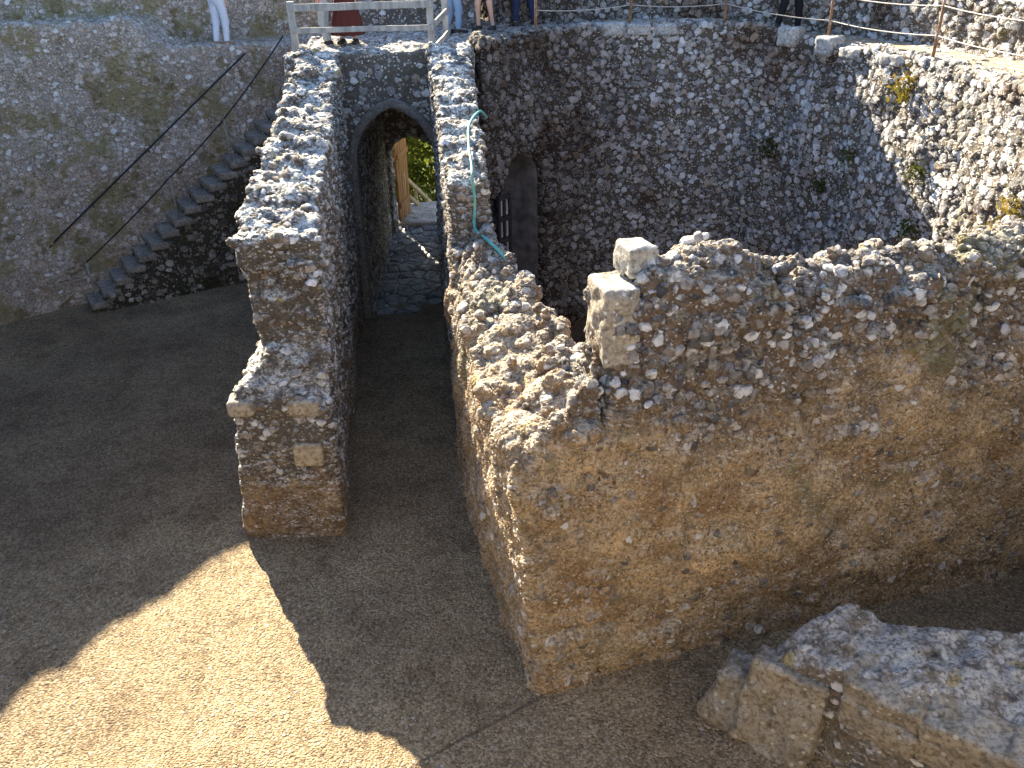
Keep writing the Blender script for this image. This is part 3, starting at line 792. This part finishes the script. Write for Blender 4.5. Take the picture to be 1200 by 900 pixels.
# ------------------------------------------------------------------ post and wire fence on the wall walk
def wire_fence():
    r = empty('wire_fence', (4.6, 18.9, 5.1), 'post and wire fence with thin rusty posts along the wall walk', 'fence')
    P = [(.62, 18.25), (2.55, 19.05), (4.45, 18.85), (6.05, 17.35), (6.85, 14.7), (7.25, 11.7), (7.3, 9.4)]
    tops = []
    for i, (x, y) in enumerate(P):
        z = float(walk_z(np.array(x), np.array(y)))
        lean = Vector((.05*math.sin(i*2.1), .05*math.cos(i*1.7), 1.15))
        a = Vector((x, y, z-.05)); b = a+lean
        tube_obj('post', [a, a.lerp(b, .5)+Vector((.008, 0, 0)), b], .030, M_rust, r, 8, r2=.024)
        tops.append((a, lean))
    for hfrac in (.40, .78, .98):
        pts = []
        for (a, l), (b, m) in zip(tops[:-1], tops[1:]):
            for j in range(6):
                t = j/6; q = (a+l*hfrac).lerp(b+m*hfrac, t); q.z -= .05*4*t*(1-t); pts.append(q)
        pts.append(tops[-1][0]+tops[-1][1]*hfrac)
        tube_obj('wire', pts, .010, M_wire, r, 5)
wire_fence()

M_cop = dressed('coping_grey_stone', (.50, .49, .47), amp=.015, lich=.8)

# ------------------------------------------------------------------ the green hose over the flank wall
def hose():
    tube_obj('hose', HOSE, .020, M_hose, None, 8)
    o = bpy.data.objects['hose']; tag(o, 'thin teal garden hose hanging down the narrow wall by the archway', 'hose', kind='thing')
HOSE_RAW = [(-0.3, 13.75, 4.36), (-0.38, 13.5, 4.5), (-0.48, 13.0, 4.5), (-0.53, 12.55, 4.45), (-0.52, 12.1, 4.38), (-0.5, 11.76, 4.32), (-0.46, 11.38, 4.2), (-0.45, 11.17, 4.1), (-0.43, 11.13, 3.82), (-0.45, 11.12, 3.51), (-0.42, 11.02, 3.44), (-0.36, 10.85, 3.45), (-0.22, 10.42, 3.47), (-0.1, 10.25, 3.4), (0.02, 10.15, 3.25), (0.1, 10.2, 2.9)]
def smooth_path(P, n=6):
    P = [Vector(p) for p in P]; out = []
    for i in range(len(P)-1):
        p0 = P[max(i-1, 0)]; p1 = P[i]; p2 = P[i+1]; p3 = P[min(i+2, len(P)-1)]
        for j in range(n):
            t = j/n
            out.append(.5*((2*p1)+(p2-p0)*t+(2*p0-5*p1+4*p2-p3)*t*t+(3*p1-p0-3*p2+p3)*t**3))
    return out+[P[-1]]
HOSE = smooth_path([(x, y-(.02 if y < 11.25 else 0), z+.03) for x, y, z in HOSE_RAW])
hose()

# dark wooden lattice beside the recess
def lattice():
    a, t, n = plan_frame((-.45, 16.75), (.85, 18.2))
    def W(u, v, z): return (a[0]+t[0]*u+n[0]*v, a[1]+t[1]*u+n[1]*v, z)
    r = empty('lattice_gate', W(.62, -.12, 1.0), 'dark timber lattice frame standing beside the round-headed recess', 'lattice')
    for i, u in enumerate((.24, .40, .56)): beam('upright', W(u, -.14, -.9), W(u, -.14, 2.30), .07 if i != 1 else .05, .06, M_darkwood, r, (t[0], t[1], 0), seed=i)
    for i, z in enumerate((.35, .85, 1.35, 1.8, 2.24)): beam('crossbar', W(.21, -.15, z), W(.59, -.15, z), .05, .08, M_darkwood, r, seed=i+9)
    pl = []
    for i, (u0, u1) in enumerate(((.26, .38), (.42, .54))):
        for j, (z0, z1) in enumerate(((.90, 1.30), (1.42, 1.74), (1.87, 2.18))):
            me = bpy.data.meshes.new('backing_board'); b = []
            for v in (-.10, -.125):
                b += [W(u0-.02, v, z0), W(u1+.02, v, z0), W(u1+.02, v, z1), W(u0-.02, v, z1)]
            me.from_pydata(b, [], [(0, 1, 2, 3), (7, 6, 5, 4), (0, 4, 5, 1), (1, 5, 6, 2), (2, 6, 7, 3), (3, 7, 4, 0)])
            link('backing_board', me, M_greyboard, r, False)
M_greyboard = simple('grey_board', (.36, .36, .38), .8, .3, 8)
lattice()
def recess_lining():
    a, t, n = plan_frame((-.45, 16.75), (.85, 18.2)); V = []; F = []
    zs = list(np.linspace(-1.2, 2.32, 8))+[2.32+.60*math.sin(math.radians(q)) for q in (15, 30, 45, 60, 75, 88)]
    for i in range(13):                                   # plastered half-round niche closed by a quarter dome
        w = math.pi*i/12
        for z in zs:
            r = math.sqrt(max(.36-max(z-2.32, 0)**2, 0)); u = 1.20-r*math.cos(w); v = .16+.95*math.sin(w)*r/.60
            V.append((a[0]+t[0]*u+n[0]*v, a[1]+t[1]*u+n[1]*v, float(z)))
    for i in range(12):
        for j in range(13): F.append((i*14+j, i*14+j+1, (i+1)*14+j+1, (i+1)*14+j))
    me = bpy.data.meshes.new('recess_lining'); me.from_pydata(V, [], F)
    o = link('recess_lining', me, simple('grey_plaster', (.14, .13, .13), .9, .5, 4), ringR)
    m = o.modifiers.new('thickness', 'SOLIDIFY'); m.thickness = .04
recess_lining()

# orange timber door leaf, handrail and a slab added to bounce sunlight outside the gate
def gate_outside():
    r = empty('plank_gate', (-2.78, 21.15, .4), 'orange brown plank door folded back beyond the archway', 'gate')
    h = math.radians(80)
    for i in range(5):
        x0 = -2.70+math.cos(h)*.19*i; y0 = 21.14+math.sin(h)*.19*i; x1 = -2.70+math.cos(h)*(.19*i+.18); y1 = 21.14+math.sin(h)*(.19*i+.18)
        beam('plank', ((x0+x1)/2, (y0+y1)/2, .5), ((x0+x1)/2, (y0+y1)/2, 2.5), .18, .05, M_doorwood, r, (math.sin(h), -math.cos(h), 0), seed=i)
    for z in (.9, 2.1): beam('ledge', (-2.65, 21.13, z), (-2.50, 21.13+.9, z), .04, .12, M_doorwood, r, seed=int(z*9))
    block('bounce_slab', (3.2, 1.9, .5), (-2.1, 22.1, .22), (0, 0, 0), M_pale, None, seed=61, h=.06, rough=.03)
    tag(bpy.data.objects['bounce_slab'], 'pale stone slab added outside the archway to bounce sunlight at the door', 'bounce_slab', kind='thing')
    p = empty('wooden_handrail', (-2.3, 22.4, .5), 'pale wooden handrail sloping down outside the archway', 'handrail')
    a = Vector((-2.62, 21.7, 1.55)); b = Vector((-2.05, 24.4, -.1))
    for k_, dz in enumerate((0, -.42)): beam('rail', a+Vector((0, 0, dz)), b+Vector((0, 0, dz)), .06, .09, M_sunwood, p, seed=k_)
    for i, t in enumerate((.02, .35, .68, .98)):
        q = a.lerp(b, t); beam('post', q+Vector((0, 0, -1.1)), q+Vector((0, 0, .05)), .08, .08, M_sunwood, p, (0, 1, 0), seed=i+4)
M_sunwood = simple('pale_timber', (.55, .43, .26), .7, .35, 10, stretch=(1, .2, 1))
gate_outside()

# ------------------------------------------------------------------ trees beyond the gate and plants rooted in the walls
def leaf_mat(name, c, c2, trans=.5):
    k = NT(name); k.t.nodes.remove(k.b)
    co = k.attr(); a = k.noise(co, 1.6, 3); b = k.noise(co, 9, 2)
    col = k.mix(k.rng(a, .35, .65), c, c2); col = k.mix(k.rng(b, .35, .65), k.mix(1.0, col, (.55, .6, .5), 'MULTIPLY'), col)
    d = k.n('BsdfDiffuse'); t = k.n('BsdfTranslucent'); m = k.n('MixShader')
    k.put(d.inputs[0], col); k.put(t.inputs[0], k.mix(1.0, col, (1.25, 1.2, .6), 'MULTIPLY')); m.inputs[0].default_value = trans
    k.t.links.new(d.outputs[0], m.inputs[1]); k.t.links.new(t.outputs[0], m.inputs[2]); k.t.links.new(m.outputs[0], k.out.inputs[0])
    return k.m
def leaves(name, centres, radii, n, size, mat, parent=None, seed=0, squash=.8, droop=0.0):
    """leaf clumps spread through several overlapping masses, denser to the outside, with gaps between twigs"""
    rg = np.random.RandomState(seed); P = []; 
    tot = sum(r**2 for r in radii)
    for c, r in zip(centres, radii):
        m = max(6, int(n*r*r/tot/9))
        d = rg.normal(size=(m, 3)); d /= np.linalg.norm(d, axis=1)[:, None]
        rr = r*(.35+.65*rg.rand(m)**.5)*(1+.25*np.sin(d[:, 0]*5+c[0])*np.cos(d[:, 2]*6+seed))
        tw = np.array(c)+d*rr[:, None]*np.array((1, 1, squash))
        q = np.repeat(tw, 9, 0)+rg.normal(size=(m*9, 3))*size*1.5
        P.append(q)
    P = np.concatenate(P); m = len(P)
    a = rg.normal(size=(m, 3)); a[:, 2] -= droop; a /= np.linalg.norm(a, axis=1)[:, None]
    b = np.cross(a, rg.normal(size=(m, 3))); b /= np.linalg.norm(b, axis=1)[:, None]
    s_ = size*(.6+.8*rg.rand(m))[:, None]
    nrm = np.cross(a, b)
    V = np.stack([P, P+a*s_*.5+b*s_*.30+nrm*s_*.08, P+a*s_, P+a*s_*.5-b*s_*.30+nrm*s_*.08], 1).reshape(-1, 3)
    Q = np.arange(m*4).reshape(m, 4)
    return link(name, mesh_np(name, V, Q), mat, parent, False)
M_bark = simple('bark', (.10, .075, .05), .9, .5, 12, bump=.6)
M_leafA = leaf_mat('tree_leaf', (.070, .090, .022), (.20, .21, .05)); M_leafB = leaf_mat('shrub_leaf', (.14, .16, .045), (.24, .24, .08))
M_leafY = leaf_mat('dry_plant_leaf', (.30, .20, .055), (.17, .15, .05), .35); M_leafM = leaf_mat('wall_fern_leaf', (.06, .075, .02), (.10, .11, .03), .3)
def tree(x, y, z, h, r, n, seed, label, mat):
    t = empty('broadleaf_tree', (x, y, z), label, 'tree', 'trees beyond the archway')
    rg = random.Random(seed); cs = []; rs = []
    tr = bpy.data.meshes.new('trunk'); V = []; F = []
    def add(pts, r0, r1):
        v, q = tube(pts, r0, 8, r2=r1); o_ = len(V); V.extend(v); F.extend([tuple(i+o_ for i in f) for f in q])
    add([(x, y, z-.3), (x+.1, y, z+h*.25), (x-.05, y+.1, z+h*.5), (x, y, z+h*.85)], r*.11, r*.03)
    for i in range(9):
        a = rg.uniform(0, 6.28); zz = z+h*rg.uniform(.25, .95); d = r*rg.uniform(.35, .75)*(1.25-abs((zz-z)/h-.55))
        c = (x+math.cos(a)*d, y+math.sin(a)*d, zz); cs.append(c); rs.append(r*rg.uniform(.32, .55))
        b = (x, y, z+(zz-z)*.6); add([b, tuple((b[k]+c[k])/2 for k in range(3)), c], r*.04, r*.012)
    tr.from_pydata([tuple(v) for v in V], [], F); link('trunk', tr, M_bark, t)
    leaves('crown', cs, rs, n, .20, mat, t, seed)
tree(-3.6, 27.6, -2.3, 6.8, 2.6, 9000, 3, 'dense dark green tree directly behind the opening of the archway', M_leafA)
tree(-1.2, 30.0, -3.5, 7.5, 2.8, 8000, 5, 'second dark green tree beyond the archway, farther off and to one side', M_leafA)
tree(-6.6, 29.5, -3.3, 7.0, 2.6, 7000, 8, 'dark green tree beyond the archway, largely hidden behind the passage wall', M_leafA)
def shrub(x, y, z, r, seed):
    t = empty('shrub', (x, y, z), 'bright yellow green shrub just outside the archway', 'shrub')
    tube_obj('stem', [(x, y, z-.2), (x+.03, y, z+r*.5), (x, y+.05, z+r)], .03, M_bark, t)
    leaves('foliage', [(x, y, z+r*.8), (x+r*.5, y+.1, z+r*.5), (x-r*.4, y, z+r*.6)], [r*.6, r*.45, r*.45], 1500, .10, M_leafB, t, seed)
shrub(-2.6, 25.0, -1.0, .9, 4)

def wall_plant(p, r, mat, label, seed, n=160):
    t = empty('wall_plant', p, label, 'plant', 'plants rooted in the ring wall')
    leaves('foliage', [p, (p[0]+r*.4, p[1]-.02, p[2]-r*.3), (p[0]-r*.4, p[1]-.02, p[2]-r*.2)], [r*.55, r*.4, r*.4], n//2, r*.44, mat, t, seed, .8, .6)
    tube_obj('stem', [(p[0]+.12, p[1]+.04, p[2]-r*.1), (p[0]+.03, p[1], p[2]), (p[0]-.05, p[1]-.02, p[2]+r*.3)], .012, M_bark, t, 6)
for i, (p, r, y_, lab) in enumerate([((6.6, 14.9, 4.55), 0.24, 1, 'ochre yellow tuft of dry plant high on the curved rubble wall'), ((5.34, 17.83, 2.9), 0.2, 0, 'small dark green tuft on the shaded curved wall, leftmost of the wall tufts'), ((6.24, 15.9, 3.2), 0.15, 0, 'small olive tuft midway up the curved wall, between two others and above a lower one'), ((6.03, 16.55, 2.46), 0.13, 0, 'tiny green tuft on the curved wall, lower than its neighbours and in deep shade'), ((6.66, 14.05, 3.34), 0.15, 0, 'small green tuft on the curved wall well below the ochre plant'), ((6.66, 13.95, 2.42), 0.17, 0, 'dark green tuft low on the curved wall just above the broken crest'), ((6.93, 11.65, 3.45), 0.18, 1, 'ochre tuft on the sunlit end of the curved wall beside the crest')]): wall_plant(p, r*.85, M_leafY if y_ else M_leafM, lab, 300+i, 320 if y_ else 200)

# ------------------------------------------------------------------ coping stones along the far wall top
for i, (x, y, z, sx, sy, sz, rz) in enumerate([(2.12, 18.98, 5.1, 0.62, 0.36, 0.26, 0.2), (2.72, 19.04, 5.07, 0.52, 0.36, 0.22, 0.08), (3.28, 19.05, 5.06, 0.46, 0.36, 0.22, -0.05), (5.56, 18.02, 4.98, 0.42, 0.4, 0.36, -0.75), (6.04, 17.18, 4.9, 0.4, 0.4, 0.34, -1.05), (6.28, 16.55, 4.84, 0.5, 0.36, 0.2, -1.2), (6.58, 15.5, 4.86, 0.55, 0.36, 0.2, -1.25)]):
    o = block('coping_stone', (sx, sy, sz), (x, y, z), (0, 0, rz), M_cop, ringR, seed=400+i, rnd=.06, rough=.02)
# ------------------------------------------------------------------ visitors on the wall walk
def cloth(name, c): return simple(name, c, .85, .2, 60, bump=.15)
M_skin = simple('skin', (.55, .34, .25), .55, .08, 30, bump=.05)
M_hair = {'brown': simple('brown_hair', (.07, .04, .025), .6, .4, 80, stretch=(1, 1, .2)), 'grey': simple('grey_hair', (.35, .34, .33), .6, .3, 80, stretch=(1, 1, .2))}
M_shoe = simple('dark_shoe', (.04, .035, .03), .6, .2, 20); M_sandal = simple('tan_shoe', (.30, .18, .10), .6, .2, 20)
class Body:
    def __init__(s, stance=.09, step=0.0, arms=.0, h=.016):
        s.g = Grid((-.46, -.46, -.04), (.46, .46, 1.80), h)
        G = s.g; s.X, s.Y, s.Z = G.X, G.Y, G.Z
        s.J = {}
        for k, sg in (('l', -1), ('r', 1)):
            st = step*sg
            s.J[k] = dict(hip=(.095*sg, 0, .90), knee=((.09+stance*.3)*sg, .03+st*.55, .49), ank=((.075+stance*.6)*sg, -.03+st, .085),
                          sh=(.175*sg, -.005, 1.40), el=(.235*sg, -.04-st*.2, 1.13), wr=(.24*sg, .05-st*.35+arms*.15, .89+arms*.2))
    def cone(s, a, b, r0, r1):
        a = np.array(a); b = np.array(b); d = b-a; L2 = d@d
        px, py, pz = s.X-a[0], s.Y-a[1], s.Z-a[2]
        t = np.clip((px*d[0]+py*d[1]+pz*d[2])/L2, 0, 1)
        return np.sqrt((px-d[0]*t)**2+(py-d[1]*t)**2+(pz-d[2]*t)**2)-(r0+(r1-r0)*t)
    def ell(s, c, r):
        q = np.sqrt(((s.X-c[0])/r[0])**2+((s.Y-c[1])/r[1])**2+((s.Z-c[2])/r[2])**2)
        return (q-1)*min(r)
    def leg(s, k, e=0.0, e2=None):
        j = s.J[k]; e2 = e if e2 is None else e2
        return smin(s.cone(j['hip'], j['knee'], .088+e, .056+e2), s.cone(j['knee'], j['ank'], .056+e2, .036+e2), .03)
    def foot(s, k, e=0.0):
        a = s.J[k]['ank']
        f = s.cone((a[0], a[1]-.04, .035), (a[0]+.015*(1 if k == 'r' else -1), a[1]+.17, .028), .040+e, .032+e)
        return np.maximum(smin(f, s.cone(a, (a[0], a[1]-.03, .04), .036+e, .042+e), .03), -s.Z+.004-e)
    def torso(s, e=0.0):
        f = s.ell((0, -.005, .95), (.165+e, .115+e, .15+e))
        f = smin(f, s.ell((0, 0, 1.12), (.135+e, .095+e, .18+e)), .08)
        return smin(f, s.ell((0, .005, 1.31), (.165+e, .11+e, .17+e)), .08)
    def arm(s, k, e=0.0, fore=True):
        j = s.J[k]; f = s.cone(j['sh'], j['el'], .052+e, .040+e)
        return smin(f, s.cone(j['el'], j['wr'], .040+e, .027+e), .02) if fore else f
    def hand(s, k):
        sg = 1 if k == 'r' else -1; w = np.array(s.J[k]['wr']); d = w-np.array(s.J[k]['el']); d /= np.linalg.norm(d)
        f = s.cone(w, w+d*.085, .026, .034)
        for i, L in enumerate((.060, .072, .068, .052)):
            o_ = np.array((0, .033-.022*i, 0)); b0 = w+d*.09+o_; b1 = b0+d*L*.6; b2 = b1+d*L*.5+np.array((-sg*.014, 0, 0))
            f = np.minimum(f, np.minimum(s.cone(b0-d*.02, b1, .0105, .010), s.cone(b1, b2, .010, .009)))
        t0 = w+d*.03+np.array((0, .028, 0)); t1 = t0+d*.03+np.array((-sg*.012, .028, 0)); t2 = t1+d*.03
        return np.minimum(f, np.minimum(s.cone(t0, t1, .013, .012), s.cone(t1, t2, .012, .010)))
    def head(s):
        f = smin(s.ell((0, .0, 1.625), (.074, .092, .108)), s.ell((0, .025, 1.575), (.058, .065, .07)), .03)
        f = smin(f, s.cone((0, .085, 1.635), (0, .105, 1.600), .010, .015), .012)
        f = smin(f, s.cone((-.020, .083, 1.555), (.020, .083, 1.555), .010, .010), .008)
        for q in (-1, 1):
            f = np.minimum(f, s.ell((q*.077, -.008, 1.615), (.012, .022, .032)))
            f = np.maximum(f, -s.ell((q*.032, .092, 1.638), (.016, .012, .009)))
        return smin(f, s.cone((0, -.015, 1.42), (0, 0, 1.56), .058, .052), .03)
    def body(s):
        f = smin(s.torso(), s.head(), .04)
        for k in 'lr':
            f = smin(f, s.leg(k), .03); f = smin(f, s.foot(k), .02); f = smin(f, s.arm(k), .03); f = smin(f, s.hand(k), .01)
        return f
    def part(s, name, f, mat, root, M):
        V, Q = s.g.nets(f); A = np.array(M); V = V @ A[:3, :3].T+A[:3, 3]
        return link(name, mesh_np(name, V, Q), mat, root)
def person(x, y, z, rz, label, legs, legmat, top, hair='brown', sleeves=True, shoes=None, size=1.0, **kw):
    B = Body(**kw); root = empty('person', (x, y, z), label, 'person', 'visitors on the wall walk')
    M = Matrix.Translation((x, y, z)) @ Matrix.Rotation(rz, 4, 'Z') @ Matrix.Scale(size, 4)
    B.part('body', B.body(), M_skin, root, M)
    if legs == 'trousers':
        f = np.maximum(smin(smin(B.leg('l', .016, .020), B.leg('r', .016, .020), .02), B.ell((0, -.005, .95), (.185, .135, .16)), .04), np.maximum(.10-B.Z, B.Z-1.03))
    elif legs == 'shorts':
        f = np.maximum(smin(smin(B.leg('l', .03), B.leg('r', .03), .02), B.ell((0, -.005, .95), (.19, .14, .16)), .04), np.maximum(.60-B.Z, B.Z-1.03))
    else:                                                # long skirt
        w = .17+.14*sstep(1.0, .1, B.Z); q = np.sqrt((B.X/1.05)**2+(B.Y/.85)**2)-w
        q = q+.012*np.sin(np.arctan2(B.Y, B.X)*11)*sstep(1.0, .3, B.Z)
        f = np.maximum(q, np.maximum(.16-B.Z, B.Z-1.03))
    B.part({'trousers': 'trousers', 'shorts': 'shorts', 'skirt': 'skirt'}[legs], f, legmat, root, M)
    t = B.torso(.022)
    for k in 'lr': t = smin(t, B.arm(k, .016, sleeves), .04)
    B.part('shirt', np.maximum(t, np.maximum(.97-B.Z, B.Z-1.455)), top, root, M)
    hc = np.minimum(B.ell((0, -.018, 1.645), (.086, .100, .105)), B.ell((0, -.06, 1.56), (.075, .05, .10)))
    hc = np.maximum(hc, B.Y-(.045+.25*(B.Z-1.68)))
    B.part('hair', hc+.006*B.g.noise(30, 7), M_hair[hair], root, M)
    for k in 'lr': B.part('shoe', np.maximum(B.foot(k, .010), B.Z-.095), shoes or M_shoe, root, M)
    return root
C_white = cloth('pale_blue_denim', (.66, .70, .80)); C_maroon = cloth('maroon_cloth', (.16, .025, .03)); C_navy = cloth('navy_denim', (.02, .028, .07))
C_black = cloth('black_cloth', (.012, .012, .015)); C_greyt = cloth('grey_trousers', (.34, .37, .38)); C_pink = cloth('coral_shirt', (.70, .20, .20))
C_dkred = cloth('dark_red_cloth', (.085, .022, .018)); C_blue = cloth('light_denim', (.25, .36, .52)); C_teal = cloth('grey_blue_shirt', (.25, .30, .36))
for a_ in [
 (-6.02, 19.95, 4.83, -.5, 'person in very pale blue trousers and maroon top standing above the staircase', 'trousers', C_white, C_maroon, dict(shoes=M_sandal, stance=.05, step=.05)),
 (-.38, 18.8, 5.14, 2.6, 'person with bare legs and maroon shorts standing on the walk beside the railing', 'shorts', C_maroon, C_teal, dict(step=.06, hair='grey')),
 (.42, 19.45, 5.15, .4, 'person in dark navy jeans standing with legs apart on the wall walk', 'trousers', C_navy, C_teal, dict(stance=.22)),
 (5.66, 18.6, 5.00, -.9, 'person in black trousers striding along the wall walk by the wire fence', 'trousers', C_black, C_black, dict(step=.16)),
 (-3.38, 17.75, 5.05, 1.3, 'short person in grey trousers and coral top behind the timber railing', 'trousers', C_greyt, C_pink, dict(size=.80, stance=.02)),
 (-2.98, 17.85, 5.05, 3.0, 'person in a long dark red skirt behind the timber railing', 'skirt', C_dkred, C_dkred, dict(hair='grey')),
 (-1.02, 19.2, 5.05, -1.2, 'person in light blue jeans and black top behind the end post of the railing', 'trousers', C_blue, C_black, dict(step=.08)),
]:
    person(*a_[:-1], **a_[-1])
# ------------------------------------------------------------------ camera, light, sky
def world():
    w = bpy.data.worlds.new('World'); scene.world = w; w.use_nodes = True
    nt = w.node_tree; nt.nodes.clear()
    o = nt.nodes.new('ShaderNodeOutputWorld'); b = nt.nodes.new('ShaderNodeBackground'); s = nt.nodes.new('ShaderNodeTexSky')
    s.sky_type = 'NISHITA'; s.sun_disc = False
    az = math.atan2(-.455, .890)
    s.sun_elevation = math.radians(29.6); s.sun_rotation = az
    s.altitude = 1500; s.air_density = 1.0; s.dust_density = .5
    b.inputs[1].default_value = SKY
    nt.links.new(s.outputs[0], b.inputs[0]); nt.links.new(b.outputs[0], o.inputs[0])
    l = bpy.data.lights.new('sun', 'SUN'); l.energy = SUN; l.angle = math.radians(.5); l.color = (1, .875, .655)
    lo = bpy.data.objects.new('sun', l); COL.objects.link(lo)
    e = math.radians(29.6); d = Vector((-.455*math.cos(e), .890*math.cos(e), math.sin(e))).normalized()
    lo.rotation_euler = d.to_track_quat('Z', 'Y').to_euler(); lo.location = d*40
    c = bpy.data.cameras.new('camera'); co = bpy.data.objects.new('camera', c); COL.objects.link(co)
    c.sensor_fit = 'HORIZONTAL'; c.sensor_width = 36; c.lens = 36*1020/1200; c.clip_end = 500; c.clip_start = .05
    p = math.radians(27.8); r = math.radians(1.3)
    fwd = Vector((0, math.cos(p), -math.sin(p))); up = Vector((0, math.sin(p), math.cos(p))); rt = Vector((1, 0, 0))
    r2 = rt*math.cos(r)-up*math.sin(r); u2 = rt*math.sin(r)+up*math.cos(r)
    M = Matrix((r2, u2, -fwd)).transposed().to_4x4(); M.translation = (0, 0, 7)
    co.matrix_world = M; scene.camera = co
    v = scene.view_settings; v.view_transform = 'Standard'; v.look = 'None'; v.gamma = 1; v.use_curve_mapping = False
    v.exposure = EXPO
    scene.cycles.max_bounces = 6; scene.cycles.diffuse_bounces = 4; scene.cycles.use_adaptive_sampling = True; scene.cycles.adaptive_threshold = .04; scene.cycles.use_denoising = True
SKY, SUN, EXPO = .085, 5.0, 2.34
world()
